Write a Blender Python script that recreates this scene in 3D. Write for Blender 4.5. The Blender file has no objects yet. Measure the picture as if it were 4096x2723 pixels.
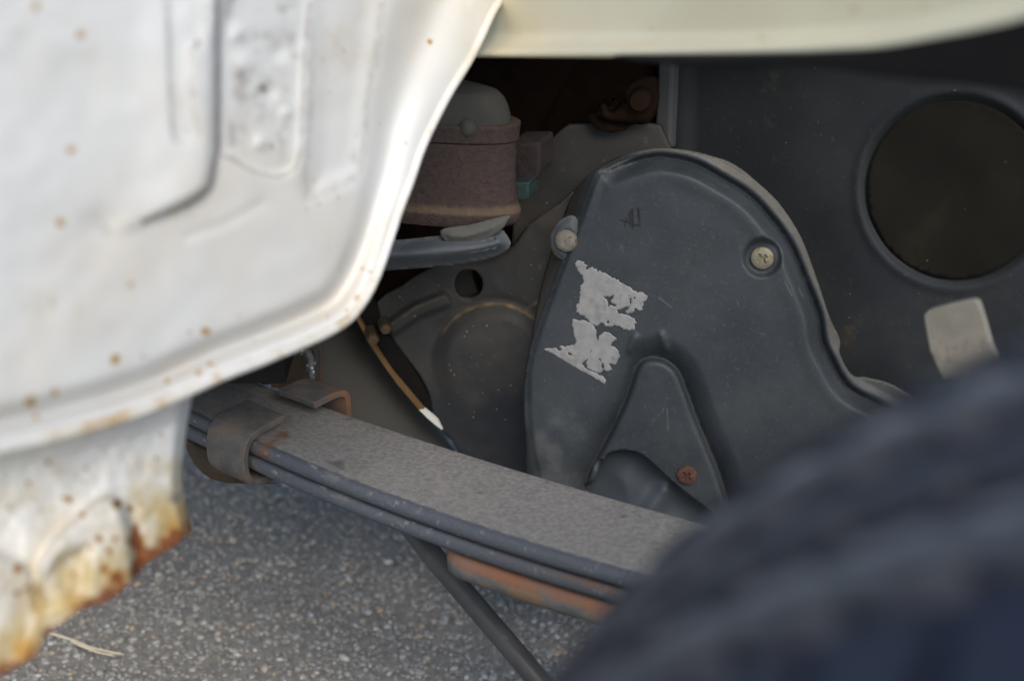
import bpy, math, random
import numpy as np
from mathutils import Vector, geometry
random.seed(7); rng = np.random.default_rng(7)
sc = bpy.context.scene
R = math.radians

# ------------------------------------------------------------------ camera, sky, sun
PITCH, LENS, SENSOR, CAM_H = R(25), 36.0, 23.5, 0.53
FPX = LENS / SENSOR * 4096
CAM = np.array([0, 0, CAM_H])
FWD = np.array([0, math.cos(PITCH), -math.sin(PITCH)])
RGT = np.array([1.0, 0, 0]); UPV = np.array([0, math.sin(PITCH), math.cos(PITCH)])
cd = bpy.data.cameras.new('camera'); cam = bpy.data.objects.new('camera', cd); sc.collection.objects.link(cam)
cam.location = CAM; cam.rotation_euler = (R(90) - PITCH, 0, 0)
cd.lens = LENS; cd.sensor_width = SENSOR; cd.clip_start = .01; cd.clip_end = 500
cd.dof.use_dof = True; cd.dof.focus_distance = .745; cd.dof.aperture_fstop = 3.8; cd.dof.aperture_blades = 7
sc.camera = cam
w = bpy.data.worlds.new('World'); sc.world = w; w.use_nodes = True
nt = w.node_tree; bg = nt.nodes['Background']; sky = nt.nodes.new('ShaderNodeTexSky')
SUN_EL, SUN_AZ = R(42), R(166)        # azimuth from +y towards +x: behind the camera, to its right
sky.sky_type = 'NISHITA'; sky.sun_disc = False; sky.sun_elevation = SUN_EL; sky.sun_rotation = SUN_AZ
nt.links.new(sky.outputs[0], bg.inputs[0]); bg.inputs[1].default_value = .12
sl = bpy.data.lights.new('sun', 'SUN'); so = bpy.data.objects.new('sun', sl); sc.collection.objects.link(so)
sl.energy = 1.7; sl.angle = R(40); sl.color = (1, .94, .83)
sd_ = Vector((math.sin(SUN_AZ) * math.cos(SUN_EL), math.cos(SUN_AZ) * math.cos(SUN_EL), math.sin(SUN_EL)))
so.rotation_euler = sd_.to_track_quat('Z', 'Y').to_euler()
vs = sc.view_settings; vs.view_transform = 'Standard'; vs.look = 'None'; vs.gamma = 1; vs.use_curve_mapping = False
vs.exposure = .82

# ------------------------------------------------------------------ coordinates
K = 4096 / 2359
def dd(*p): return np.array(p, float) * K                               # points measured on the whole photograph
def q1(*p): return np.array(p, float) * .8682
def q2(*p): return np.array(p, float) * .8682 + (2048, 0)
def q3(*p): return np.array(p, float) * .8682 + (0, 1362)
def q4(*p): return np.array(p, float) * .8682 + (2048, 1362)
def zz(x0, y0, s, *p): return np.array(p, float) / s + (x0, y0)
def ray(P):
    P = np.atleast_2d(P)
    return FWD + np.outer((P[:, 0] - 2048) / FPX, RGT) - np.outer((P[:, 1] - 1361.5) / FPX, UPV)
def at(u, v, d): return CAM + ray((u, v))[0] * d
class Plane:
    """a plane in the world: through a point, with a normal"""
    def __init__(s, o, n):
        s.o = np.array(o, float); s.n = np.array(n, float) / np.linalg.norm(n)
        s.ex = np.cross((0, 0, 1), s.n); s.ex = s.ex / np.linalg.norm(s.ex) if np.linalg.norm(s.ex) > 1e-6 else np.array([1.0, 0, 0])
        s.ey = np.cross(s.n, s.ex)
    def hit(s, P, h=0):
        D = ray(P); t = ((s.o - CAM) @ s.n + h) / (D @ s.n); return CAM + D * t[:, None]
    def to2(s, W): q = W - s.o; return np.stack([q @ s.ex, q @ s.ey], 1)
    def off(s, h): return Plane(s.o + s.n * h, s.n)
def vplane(u, v, d, yaw, lean=0):
    y = R(yaw); l = R(lean)
    return Plane(at(u, v, d), (-math.sin(y) * math.cos(l), -math.cos(y) * math.cos(l), math.sin(l)))
PSI = R(32)
A = np.array([math.cos(PSI), -math.sin(PSI), 0]); B = np.array([math.sin(PSI), math.cos(PSI), 0]); Z = np.array([0, 0, 1.0])

def smooth(P, n=6, closed=True):
    P = np.asarray(P, float); N = len(P); out = []
    for i in range(N if closed else N - 1):
        g = (lambda j: P[j % N]) if closed else (lambda j: P[min(max(j, 0), N - 1)])
        p0, p1, p2, p3 = g(i - 1), g(i), g(i + 1), g(i + 2)
        for k in range(n):
            t = k / n
            out.append(.5 * (2 * p1 + (p2 - p0) * t + (2 * p0 - 5 * p1 + 4 * p2 - p3) * t * t + (3 * p1 - p0 - 3 * p2 + p3) * t ** 3))
    if not closed: out.append(P[-1])
    return np.array(out)
def dseg(P, L, closed=False):
    d = np.full(len(P), 1e9); n = len(L)
    for i in range(n if closed else n - 1):
        a, b = L[i], L[(i + 1) % n]; ab = b - a; l2 = ab @ ab
        if l2 < 1e-12: continue
        t = np.clip(((P - a) @ ab) / l2, 0, 1); d = np.minimum(d, np.hypot(*(P - a - t[:, None] * ab).T))
    return d
def inside(P, L):
    x, y = P.T; c = np.zeros(len(P), bool); n = len(L)
    for i in range(n):
        (x1, y1), (x2, y2) = L[i], L[(i + 1) % n]
        if y1 == y2: continue
        c ^= ((y1 > y) != (y2 > y)) & (x < (x2 - x1) * (y - y1) / (y2 - y1) + x1)
    return c
def sdf(P, L):                                                            # > 0 inside
    L = np.asarray(L, float); d = dseg(P, L, True); return np.where(inside(P, L), d, -d)
def ss(x, a, b): t = np.clip((x - a) / (b - a), 0, 1); return t * t * (3 - 2 * t)
def offset(L, d):
    L = resample(L, 6); t = np.roll(L, -1, 0) - np.roll(L, 1, 0); n = np.stack([-t[:, 1], t[:, 0]], 1) / (np.linalg.norm(t, axis=1)[:, None] + 1e-9)
    if (sdf(L + n * 2, L) > 0).mean() < .5: n = -n
    q = L + n * d; return q[np.abs(np.abs(sdf(q, L)) - abs(d)) < 1.5]
def resample(L, step, closed=True):
    L = np.asarray(L, float); out = []; n = len(L)
    for i in range(n if closed else n - 1):
        a, b = L[i], L[(i + 1) % n]; k = max(1, int(np.hypot(*(b - a)) / step))
        out += [a + (b - a) * j / k for j in range(k)]
    if not closed: out.append(L[-1])
    return np.array(out)
def vnoise(P, s, seed=0):
    """smooth value noise on 2D points"""
    r = np.random.default_rng(seed); T = r.random((64, 64)); q = P / s; i = np.floor(q).astype(int); f = q - i; f = f * f * (3 - 2 * f)
    g = lambda a, b: T[(i[:, 0] + a) % 64, (i[:, 1] + b) % 64]
    return (g(0, 0) * (1 - f[:, 0]) + g(1, 0) * f[:, 0]) * (1 - f[:, 1]) + (g(0, 1) * (1 - f[:, 0]) + g(1, 1) * f[:, 0]) * f[:, 1]

# ------------------------------------------------------------------ objects
col = sc.collection; WORLD = {}
def empty(name, loc, parent=None, **props):
    o = bpy.data.objects.new(name, None); col.objects.link(o); o.empty_display_size = .05
    o.location = np.array(loc) - (WORLD[parent.name] if parent else 0); o.parent = parent; WORLD[o.name] = np.array(loc, float)
    for k, v in props.items(): o[k] = v
    return o
def obj(name, V, F, mat, parent=None, attrs=None, smooth_shade=True, auto=None, thick=None, bevel=None, **props):
    V = np.asarray(V, float); c = (V.min(0) + V.max(0)) / 2
    me = bpy.data.meshes.new(name); me.from_pydata((V - c).tolist(), [], [list(map(int, f)) for f in F]); me.validate()
    for k, a in (attrs or {}).items(): me.attributes.new(k, 'FLOAT', 'POINT').data.foreach_set('value', np.asarray(a, np.float32))
    if smooth_shade: me.polygons.foreach_set('use_smooth', np.ones(len(me.polygons), bool))
    if auto: me.set_sharp_from_angle(angle=R(auto))
    me.materials.append(mat)
    o = bpy.data.objects.new(name, me); col.objects.link(o)
    o.parent = parent; o.location = c - (WORLD[parent.name] if parent else 0); WORLD[o.name] = c
    if thick:
        m = o.modifiers.new('solid', 'SOLIDIFY'); m.thickness = thick; m.offset = -1
    if bevel:
        m = o.modifiers.new('bevel', 'BEVEL'); m.width = bevel; m.segments = 2; m.limit_method = 'ANGLE'; m.angle_limit = R(40)
    for k, v in props.items(): o[k] = v
    return o
class MB:
    def __init__(s): s.V = []; s.F = []; s.n = 0
    def add(s, V, F): s.V += [np.asarray(v, float) for v in V]; s.F += [[i + s.n for i in f] for f in F]; s.n += len(V); return s
    def tube(s, path, r, seg=14, cap=True):
        path = np.asarray(path, float); n = len(path); r = np.broadcast_to(r, n); V = []; F = []
        T = np.gradient(path, axis=0); u = None
        for i in range(n):
            t = T[i] / np.linalg.norm(T[i])
            if u is None: u = np.cross(t, (.13, .27, .95)); 
            u = u - t * (u @ t); u /= np.linalg.norm(u); v = np.cross(t, u)
            V += [path[i] + r[i] * (math.cos(2 * math.pi * k / seg) * u + math.sin(2 * math.pi * k / seg) * v) for k in range(seg)]
        for i in range(n - 1):
            F += [[i * seg + k, i * seg + (k + 1) % seg, (i + 1) * seg + (k + 1) % seg, (i + 1) * seg + k] for k in range(seg)]
        if cap: F += [list(range(seg))[::-1], [(n - 1) * seg + k for k in range(seg)]]
        return s.add(V, F)
    def lathe(s, o, ax, prof, seg=48, a0=0, a1=2 * math.pi):
        """prof: (distance along the axis, radius)"""
        o = np.array(o, float); ax = np.array(ax, float) / np.linalg.norm(ax)
        u = np.cross(ax, (0, 0, 1.0)) if abs(ax[2]) < .9 else np.cross(ax, (0, 1.0, 0)); u /= np.linalg.norm(u); v = np.cross(ax, u)
        full = a1 - a0 > 6.28; ns = seg if full else seg + 1; m = len(prof)
        V = [o + ax * h + r * (math.cos(a0 + (a1 - a0) * k / seg) * u + math.sin(a0 + (a1 - a0) * k / seg) * v) for k in range(ns) for h, r in prof]
        F = [[k * m + j, k * m + j + 1, ((k + 1) % ns) * m + j + 1, ((k + 1) % ns) * m + j] for k in range(seg) for j in range(m - 1)]
        return s.add(V, F)
    def prism(s, poly, d):
        """a polygon of world points pushed along vector d"""
        P = [np.asarray(p, float) for p in poly]; n = len(P)
        return s.add(P + [p + d for p in P], [list(range(n)), [n + i for i in range(n)][::-1]] + [[(i + 1) % n, i, n + i, n + (i + 1) % n] for i in range(n)])
    def sweep(s, path, N, Bn, prof):
        """closed 2D profile (along N, along Bn) swept along the path"""
        m = len(prof); V = [p + n_ * q[0] + b_ * q[1] for p, n_, b_ in zip(path, N, Bn) for q in prof]; k = len(path)
        F = [[i * m + j, i * m + (j + 1) % m, (i + 1) * m + (j + 1) % m, (i + 1) * m + j] for i in range(k - 1) for j in range(m)]
        return s.add(V, F + [list(range(m))[::-1], [(k - 1) * m + j for j in range(m)]])
    def build(s, name, mat, parent=None, **k): return obj(name, s.V, s.F, mat, parent, **k)
def sheet(name, outline, plane, mat, parent=None, relief=None, step=14, holes=(), thick=.0015, attrs=None, chains=(), **props):
    """a panel cut to an outline seen on its plane, with relief standing along the plane's normal"""
    L = resample(outline, step); Hs = [resample(h, step) for h in holes]
    g = np.stack(np.meshgrid(np.arange(L[:, 0].min(), L[:, 0].max(), step), np.arange(L[:, 1].min(), L[:, 1].max(), step)), -1).reshape(-1, 2)
    g[:, 0] += (np.round(g[:, 1] / step) % 2) * step * .5
    k = sdf(g, L) > step * .5
    for h in Hs: k &= sdf(g, h) < -step * .5
    ch = [resample(c, step * .7) for c in chains]
    for c in ch: k &= dseg(g, c, True) > step * .55
    ch = [c[(sdf(c, L) > step * .4) & np.all([sdf(c, h) < -step * .4 for h in Hs] + [np.ones(len(c), bool)], 0)] for c in ch]
    P = np.concatenate([L] + Hs + ch + [g[k]]); E = []; b = 0
    for q in [L] + Hs: E += [(b + i, b + (i + 1) % len(q)) for i in range(len(q))]; b += len(q)
    W = plane.hit(P); Q = plane.to2(W)
    v2, _, f2, ov, _, _ = geometry.delaunay_2d_cdt([Vector(x) for x in Q], E, [], 1, 1e-7)
    idx = np.array([o[0] if o else 0 for o in ov]); F = np.array(f2); P = P[idx]; W = W[idx]
    cen = P[F].mean(1); keep = inside(cen, L)
    for h in Hs: keep &= ~inside(cen, h)
    F = F[keep]
    a, b_, c = (W[F[:, i]] for i in range(3)); flip = (np.cross(b_ - a, c - a) @ plane.n) < 0; F[flip] = F[flip][:, ::-1]
    if relief is not None: W = plane.hit(P, np.asarray(relief(P)))
    at_ = {k_: fn(P) for k_, fn in (attrs or {}).items()}
    used = np.unique(F); re = np.zeros(len(P), int); re[used] = np.arange(len(used))
    return obj(name, W[used], re[F], mat, parent, attrs={k_: v_[used] for k_, v_ in at_.items()}, thick=thick, **props)

# ------------------------------------------------------------------ materials
def mat(name, c1, c2, scale=60, rough=.7, metal=0, bump=.15, bump_scale=None, specks=None, layers=(), stretch=None, spec=.35):
    """two-tone noise base; specks (colour, scale, size); layers (attribute or noise scale, colour, threshold, softness)"""
    m = bpy.data.materials.new(name); m.use_nodes = True; n = m.node_tree.nodes; l = m.node_tree.links.new
    p = n['Principled BSDF']; tc = n.new('ShaderNodeTexCoord'); mp = n.new('ShaderNodeMapping'); l(tc.outputs['Object'], mp.inputs[0])
    if stretch: mp.inputs['Scale'].default_value = stretch
    def noise(s, d=6, r=.6):
        x = n.new('ShaderNodeTexNoise'); x.inputs['Scale'].default_value = s; x.inputs['Detail'].default_value = d; x.inputs['Roughness'].default_value = r
        l(mp.outputs[0], x.inputs['Vector']); return x.outputs['Fac']
    def rng_(x, a, b):
        r = n.new('ShaderNodeMapRange'); r.inputs['From Min'].default_value = a; r.inputs['From Max'].default_value = b; r.interpolation_type = 'SMOOTHSTEP'; l(x, r.inputs['Value']); return r.outputs['Result']
    def mix(f, a, b):
        x = n.new('ShaderNodeMix'); x.data_type = 'RGBA'; l(f, x.inputs['Factor'])
        for s, v in ((x.inputs['A'], a), (x.inputs['B'], b)):
            if isinstance(v, tuple): s.default_value = (*v, 1)
            else: l(v, s)
        return x.outputs['Result']
    def math_(op, a, b):
        x = n.new('ShaderNodeMath'); x.operation = op
        for s, v in zip(x.inputs, (a, b)):
            if isinstance(v, (int, float)): s.default_value = v
            else: l(v, s)
        return x.outputs[0]
    nb = noise(scale); c = mix(rng_(nb, .32, .68), c1, c2)
    for key, colr, th, soft in layers:
        if isinstance(key, str):
            a = n.new('ShaderNodeAttribute'); a.attribute_name = key
            v = math_('ADD', a.outputs['Fac'], math_('MULTIPLY', math_('SUBTRACT', noise(220), .5), .5)); f = rng_(v, th, th + soft)
        else: f = rng_(noise(key, 8, .65), th, th + soft)
        c = mix(f, c, colr)
    for colr, s, size in (specks or ()):
        vz = n.new('ShaderNodeTexVoronoi'); vz.inputs['Scale'].default_value = s; l(mp.outputs[0], vz.inputs['Vector'])
        keep = rng_(noise(s * .35, 2), .5, .62); f = math_('MULTIPLY', math_('SUBTRACT', 1, rng_(vz.outputs['Distance'], size * .5, size)), keep)
        c = mix(f, c, colr)
    l(c, p.inputs['Base Color']); p.inputs['Roughness'].default_value = rough; p.inputs['Metallic'].default_value = metal
    p.inputs['Specular IOR Level'].default_value = spec
    rr = rng_(nb, .2, .8); rm = n.new('ShaderNodeMapRange'); rm.inputs['To Min'].default_value = max(rough - .12, .05); rm.inputs['To Max'].default_value = min(rough + .12, 1); l(rr, rm.inputs['Value']); l(rm.outputs['Result'], p.inputs['Roughness'])
    if bump:
        bp = n.new('ShaderNodeBump'); bp.inputs['Strength'].default_value = bump; bp.inputs['Distance'].default_value = .001
        l(noise(bump_scale or scale * 4, 8, .6), bp.inputs['Height']); l(bp.outputs[0], p.inputs['Normal'])
    return m
RUST = (.19, .062, .02); OCHRE = (.42, .25, .07); DUST = (.2, .185, .165)
M_paint = mat('old_white_paint', (.70, .692, .67), (.65, .64, .615), 14, .58, bump=.05, bump_scale=60, layers=((22, (.56, .52, .44), .56, .2), (7, (.68, .62, .53), .46, .3), ('stain', (.47, .385, .215), .12, .75), ('grime', (.22, .19, .16), .3, .7), ('ochre', OCHRE, .3, .6), ('rust', RUST, .42, .4)), specks=(((.40, .34, .27), 110, .10),))
M_cream = mat('cream_paint', (.68, .615, .44), (.63, .56, .39), 12, .45, bump=.05, bump_scale=60, layers=((16, (.60, .52, .32), .58, .2), ('ochre', (.42, .33, .12), .3, .7)))
M_plastic = mat('dusty_black_plastic', (.034, .039, .044), (.044, .050, .056), 34, .58, bump=.12, bump_scale=900, layers=((14, (.056, .058, .058), .5, .3), (520, (.066, .074, .08), .54, .2), (60, (.027, .033, .038), .57, .2), (9, (.058, .062, .062), .55, .25), ('scuff', (.095, .098, .098), .35, .6), ('mark', (.014, .014, .015), .4, .5), ('dust', (.088, .081, .068), .3, .6)), specks=(((.2, .19, .17), 260, .07),))
M_inner = mat('clean_black_plastic', (.045, .053, .066), (.056, .064, .077), 26, .45, bump=.05, bump_scale=600, specks=(((.22, .22, .22), 500, .1),))
M_liner = mat('splash_guard_plastic', (.021, .024, .027), (.029, .032, .035), 16, .75, spec=.2, bump=.12, bump_scale=700, layers=((9, (.052, .051, .046), .5, .3), (6, (.020, .025, .033), .52, .25), (45, (.07, .058, .042), .63, .12), (400, (.058, .058, .055), .6, .12), ('dust', (.085, .087, .088), .3, .6),), specks=(((.17, .15, .12), 160, .08),))
M_disc = mat('brown_dirt_on_plastic', (.011, .010, .008), (.015, .0135, .010), 20, .9, spec=.12, bump=.2, layers=((30, (.022, .019, .013), .55, .2),), specks=(((.09, .08, .06), 120, .08),))
M_cast = mat('dusty_cast_metal', (.036, .036, .037), (.056, .051, .045), 26, .8, bump=.3, layers=((18, (.085, .072, .053), .52, .25), (200, (.08, .072, .062), .6, .1), ('oil', (.026, .029, .036), .2, .7), ('dust', (.19, .135, .072), .32, .6)), specks=(((.32, .27, .21), 240, .12),))
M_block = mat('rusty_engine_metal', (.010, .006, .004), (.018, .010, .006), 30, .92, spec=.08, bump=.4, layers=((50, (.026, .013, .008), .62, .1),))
M_drum = mat('rusty_brown_casting', (.035, .0215, .0185), (.054, .0355, .031), 330, .8, bump=.8, bump_scale=600, layers=((40, (.055, .037, .026), .56, .18), (320, (.07, .054, .045), .63, .08), ('dust', (.12, .08, .048), .35, .6)), specks=())
M_rubber = mat('grey_dusty_rubber', (.075, .074, .066), (.11, .105, .09), 40, .8, bump=.3, layers=((50, (.055, .056, .054), .57, .12), (25, (.12, .108, .085), .58, .15)))
M_greymetal = mat('grey_painted_metal', (.075, .083, .092), (.105, .113, .12), 60, .8, spec=.12, bump=.3, layers=((70, (.16, .13, .10), .62, .1), ('dust', (.18, .155, .12), .4, .5)), specks=(((.28, .28, .28), 300, .12),))
M_spring = mat('dusty_spring_steel', (.17, .158, .143), (.245, .228, .206), 420, .78, bump=.6, bump_scale=700, layers=(('edge', (.078, .084, .097), .4, .35), (30, (.27, .243, .205), .52, .25), (260, (.25, .232, .208), .56, .2), (70, (.115, .108, .10), .60, .12), (24, (.12, .112, .105), .58, .2), ('rust', (.15, .075, .04), .45, .4)), specks=(((.42, .39, .35), 360, .06),))
M_leafrust = mat('rusty_spring_steel', (.10, .095, .09), (.14, .13, .12), 90, .75, bump=.5, layers=((45, (.20, .13, .08), .54, .12), (200, (.06, .056, .054), .6, .1), ('rust', (.21, .098, .056), .42, .45)), stretch=(1, 1, 1))
M_clip = mat('rust_tinged_clip_steel', (.075, .072, .070), (.125, .110, .096), 90, .8, bump=.6, layers=((50, (.17, .105, .065), .52, .16), (260, (.20, .165, .135), .62, .1), ('rust', (.20, .10, .055), .42, .4)), specks=(((.3, .26, .21), 300, .06),))
M_brownrust = mat('brown_rusted_plate', (.045, .032, .021), (.075, .05, .03), 40, .85, bump=.4, layers=((60, (.11, .058, .027), .58, .1),))
M_tube = mat('dusty_grey_tube', (.043, .042, .040), (.064, .059, .051), 14, .8, bump=.1)
M_black = mat('black_dirty_steel', (.018, .017, .017), (.03, .028, .027), 60, .6, bump=.3)
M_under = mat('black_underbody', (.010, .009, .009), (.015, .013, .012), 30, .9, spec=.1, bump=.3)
M_grease = mat('greasy_black_steel', (.02, .02, .022), (.05, .045, .042), 120, .25, bump=1, bump_scale=500, spec=.7, specks=(((.5, .5, .54), 420, .35),))  # bright specks paint specular glints into the black colour
M_orange = mat('orange_rusted_strap', (.12, .065, .022), (.20, .12, .05), 30, .8, bump=.3)
M_white = mat('painted_daylight', (.78, .76, .72), (.7, .69, .66), 30, .6)  # near-white colour standing in for bright daylight
M_rod = mat('black_painted_rod', (.065, .06, .056), (.09, .084, .078), 50, .5, bump=.2, layers=((60, (.13, .12, .11), .58, .15),), specks=(((.25, .24, .22), 300, .1),))
M_sticker = mat('weathered_silver_sticker', (.225, .22, .213), (.285, .278, .268), 200, .5, bump=.15, layers=((300, (.18, .175, .17), .58, .1), (700, (.35, .34, .33), .64, .06), (70, (.20, .195, .19), .56, .12), (110, (.31, .265, .19), .66, .06)))
M_zinc = mat('yellowed_zinc_screw', (.20, .185, .135), (.27, .25, .185), 300, .55, metal=.2, bump=.4, layers=((320, (.19, .135, .045), .5, .15),))
M_rustscrew = mat('rusted_screw', (.085, .036, .026), (.13, .06, .045), 500, .85, bump=.6, layers=((600, (.2, .12, .10), .6, .1),))
M_patchscrew = mat('half_rusted_screw', (.14, .125, .105), (.20, .18, .15), 300, .7, bump=.5, layers=((300, (.13, .062, .03), .55, .1), (500, (.28, .25, .2), .66, .05)))
M_teal = mat('teal_plated_nut', (.025, .045, .042), (.038, .06, .054), 200, .5, metal=.2)
M_alloy = mat('grey_aluminium_tab', (.20, .183, .15), (.25, .23, .19), 60, .5, metal=.2, bump=.3, layers=((45, (.15, .125, .09), .56, .12), (160, (.32, .33, .34), .62, .08)), specks=(((.45, .5, .55), 160, .1),))
M_tyre = mat('tyre_rubber', (.011, .014, .026), (.016, .020, .033), 30, .55, bump=.15, layers=((14, (.06, .062, .075), .60, .1), (25, (.025, .028, .04), .56, .2),), spec=.22)
M_tread = mat('tread_rubber', (.028, .030, .040), (.042, .044, .053), 45, .5, bump=.2, layers=((19, (.21, .20, .205), .48, .16), (9, (.035, .036, .045), .55, .12),), spec=.25)  # pale patches paint dust and soft highlights into two ribs
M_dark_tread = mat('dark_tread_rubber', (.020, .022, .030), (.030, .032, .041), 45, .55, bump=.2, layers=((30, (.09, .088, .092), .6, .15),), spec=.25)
M_asphalt = mat('asphalt_binder', (.19, .172, .148), (.30, .272, .236), 160, .9, bump=1, bump_scale=420, specks=(((.24, .225, .2), 190, .3), ((.16, .13, .1), 150, .25)))
M_straw = mat('dry_straw', (.62, .50, .33), (.72, .60, .42), 80, .7)
M_palestone = mat('pale_stone', (.42, .40, .38), (.55, .53, .51), 200, .7, bump=.4)
def stone_mat():
    m = bpy.data.materials.new('asphalt_chippings'); m.use_nodes = True; n = m.node_tree.nodes; l = m.node_tree.links.new
    g = n.new('ShaderNodeNewGeometry'); r = n.new('ShaderNodeValToRGB'); l(g.outputs['Random Per Island'], r.inputs[0]); e = r.color_ramp.elements
    e[0].color = (.23, .217, .197, 1); e[1].color = (.56, .53, .49, 1); e[1].position = 1
    for p_, c_ in ((.35, (.27, .253, .228)), (.6, (.32, .30, .268)), (.8, (.37, .343, .30)), (.86, (.42, .30, .20)), (.93, (.39, .365, .325)), (.985, (.48, .455, .42))):
        x = e.new(p_); x.color = (*c_, 1)
    p = n['Principled BSDF']; l(r.outputs[0], p.inputs['Base Color']); p.inputs['Roughness'].default_value = .6; return m
M_stone = stone_mat()

# ------------------------------------------------------------------ ground
xs = np.linspace(-60, 60, 3); g = [(x, y, 0) for y in (-60, 0, 60) for x in xs]
asphalt = obj('asphalt', g, [(0, 1, 4, 3), (1, 2, 5, 4), (3, 4, 7, 6), (4, 5, 8, 7)], M_asphalt, kind='structure')
ph = (1 + 5 ** .5) / 2
ICO = np.array([(-1, ph, 0), (1, ph, 0), (-1, -ph, 0), (1, -ph, 0), (0, -1, ph), (0, 1, ph), (0, -1, -ph), (0, 1, -ph), (ph, 0, -1), (ph, 0, 1), (-ph, 0, -1), (-ph, 0, 1)]) / math.hypot(1, ph)
ICF = np.array([(0, 11, 5), (0, 5, 1), (0, 1, 7), (0, 7, 10), (0, 10, 11), (1, 5, 9), (5, 11, 4), (11, 10, 2), (10, 7, 6), (7, 1, 8), (3, 9, 4), (3, 4, 2), (3, 2, 6), (3, 6, 8), (3, 8, 9), (4, 9, 5), (2, 4, 11), (6, 2, 10), (8, 6, 7), (9, 8, 1)])
def stones(x0, x1, y0, y1, n, r0, r1):
    pos = np.stack([rng.uniform(x0, x1, n), rng.uniform(y0, y1, n)], 1)
    r = r0 + (r1 - r0) * rng.random(n) ** 2.2; V = ICO[None] * (1 + rng.uniform(-.28, .28, (n, 12, 1))); a = rng.uniform(0, 6.28, n)
    V = V * np.stack([r * rng.uniform(.8, 1.5, n), r * rng.uniform(.7, 1.1, n), r * rng.uniform(.5, .8, n)], 1)[:, None]
    c, s = np.cos(a)[:, None], np.sin(a)[:, None]; X = V[..., 0] * c - V[..., 1] * s; Y = V[..., 0] * s + V[..., 1] * c
    V = np.stack([X + pos[:, :1], Y + pos[:, 1:], V[..., 2] + (r * rng.uniform(-.15, .3, n))[:, None]], -1).reshape(-1, 3)
    F = (ICF[None] + 12 * np.arange(n)[:, None, None]).reshape(-1, 3); return V, F
def fast(name, V, F, m, **props):
    me = bpy.data.meshes.new(name); me.vertices.add(len(V)); me.vertices.foreach_set('co', V.astype(np.float32).ravel())
    me.loops.add(F.size); me.loops.foreach_set('vertex_index', F.astype(np.int32).ravel()); me.polygons.add(len(F))
    me.polygons.foreach_set('loop_start', np.arange(0, F.size, 3, dtype=np.int32)); me.update(calc_edges=True); me.validate(); me.materials.append(m)
    o = bpy.data.objects.new(name, me); col.objects.link(o)
    for k, v in props.items(): o[k] = v
    return o
s1 = stones(-.75, .45, .42, 1.45, 120000, .0007, .0024); s2 = stones(-1.1, .8, .2, 2.2, 12000, .0012, .0034)
fast('gravel', np.concatenate([s1[0], s2[0]]), np.concatenate([s1[1], s2[1] + len(s1[0])]), M_stone, kind='stuff', label='small grey chippings bound into the asphalt surface')
GP = Plane((0, 0, .001), (0, 0, 1))
for i, (p, s) in enumerate([((1245, 870), 17), ((955, 1020), 18), ((985, 998), 13), ((1080, 1045), 12), ((495, 1315), 17), ((585, 1320), 16), ((235, 1395), 22), ((175, 1545), 24), ((610, 1197), 17), ((1435, 1265), 19), ((1365, 790), 15), ((1485, 795), 15), ((1070, 1200), 15), ((1290, 1470), 22), ((660, 1340), 15), ((1790, 1020), 34), ((1460, 1530), 18), ((840, 1335), 14)]):
    c = GP.hit(q3(p))[0]; r = s * .8682 * .95 / FPX * .75
    obj('stone', ICO * (1 + rng.uniform(-.2, .2, (12, 1))) * (r, r * rng.uniform(.6, .9), r * .5) + c + (0, 0, r * .2), ICF, M_palestone, asphalt, smooth_shade=False)
st = GP.off(.004)
m = MB()
for pts in (((225, 1345), (330, 1385), (420, 1425), (500, 1440), (570, 1445)), ((330, 1385), (380, 1418), (450, 1445), (520, 1450))):
    P = st.hit(smooth(q3(*pts), 6, False)); P[:, 2] += .002 * np.sin(np.linspace(0, 3.1, len(P))); m.tube(P, np.linspace(.0008, .0004, len(P)), 8)
m.build('grass_stem', M_straw, label='dry pale straw stem lying on the grey asphalt beside the rusty sill', category='straw')

# ------------------------------------------------------------------ the vehicle
veh = empty('vehicle', (.1, .55, 0), label='weathered white vehicle with rust stains, open wheel arch, leaf spring and black engine cover', category='vehicle')

# --- white inner wall of the wheel arch
PU = Plane((-.044, .59, .5), (.885, -.465, .04))
rim = dd((1172, -70), (1150, 0), (1130, 35), (1085, 130), (1030, 220), (975, 330), (945, 415), (920, 480), (900, 540), (880, 600), (860, 650), (838, 690), (805, 732), (760, 762), (700, 790), (600, 832), (520, 862), (450, 893), (380, 925), (300, 955), (200, 985), (100, 1010), (0, 1032), (-60, 1045))
rim = smooth(rim, 5, False)
rimvis = rim
out = np.concatenate([rim, dd((-60, -70))])
pocA = smooth(dd((508, -160), (503, 100), (501, 340), (508, 358), (530, 364), (560, 382), (600, 402), (640, 407), (675, 392), (690, 355), (697, 200), (700, -160)), 4)
pocC = smooth(dd((388, -160), (388, 100), (396, 270), (402, 318), (425, 331), (458, 316), (452, 280), (438, 220), (440, 110), (466, 95), (470, -160)), 4)
pocR = smooth(dd((722, -160), (716, 150), (712, 300), (705, 445), (760, 436), (815, 408), (832, 370), (842, 290), (852, 200), (868, 100), (880, -160)), 4)
raiD = smooth(dd((-200, -160), (-200, 620), (150, 590), (240, 555), (330, 518), (440, 468), (482, 432), (497, 350), (501, 100), (505, -160)), 4)
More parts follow.
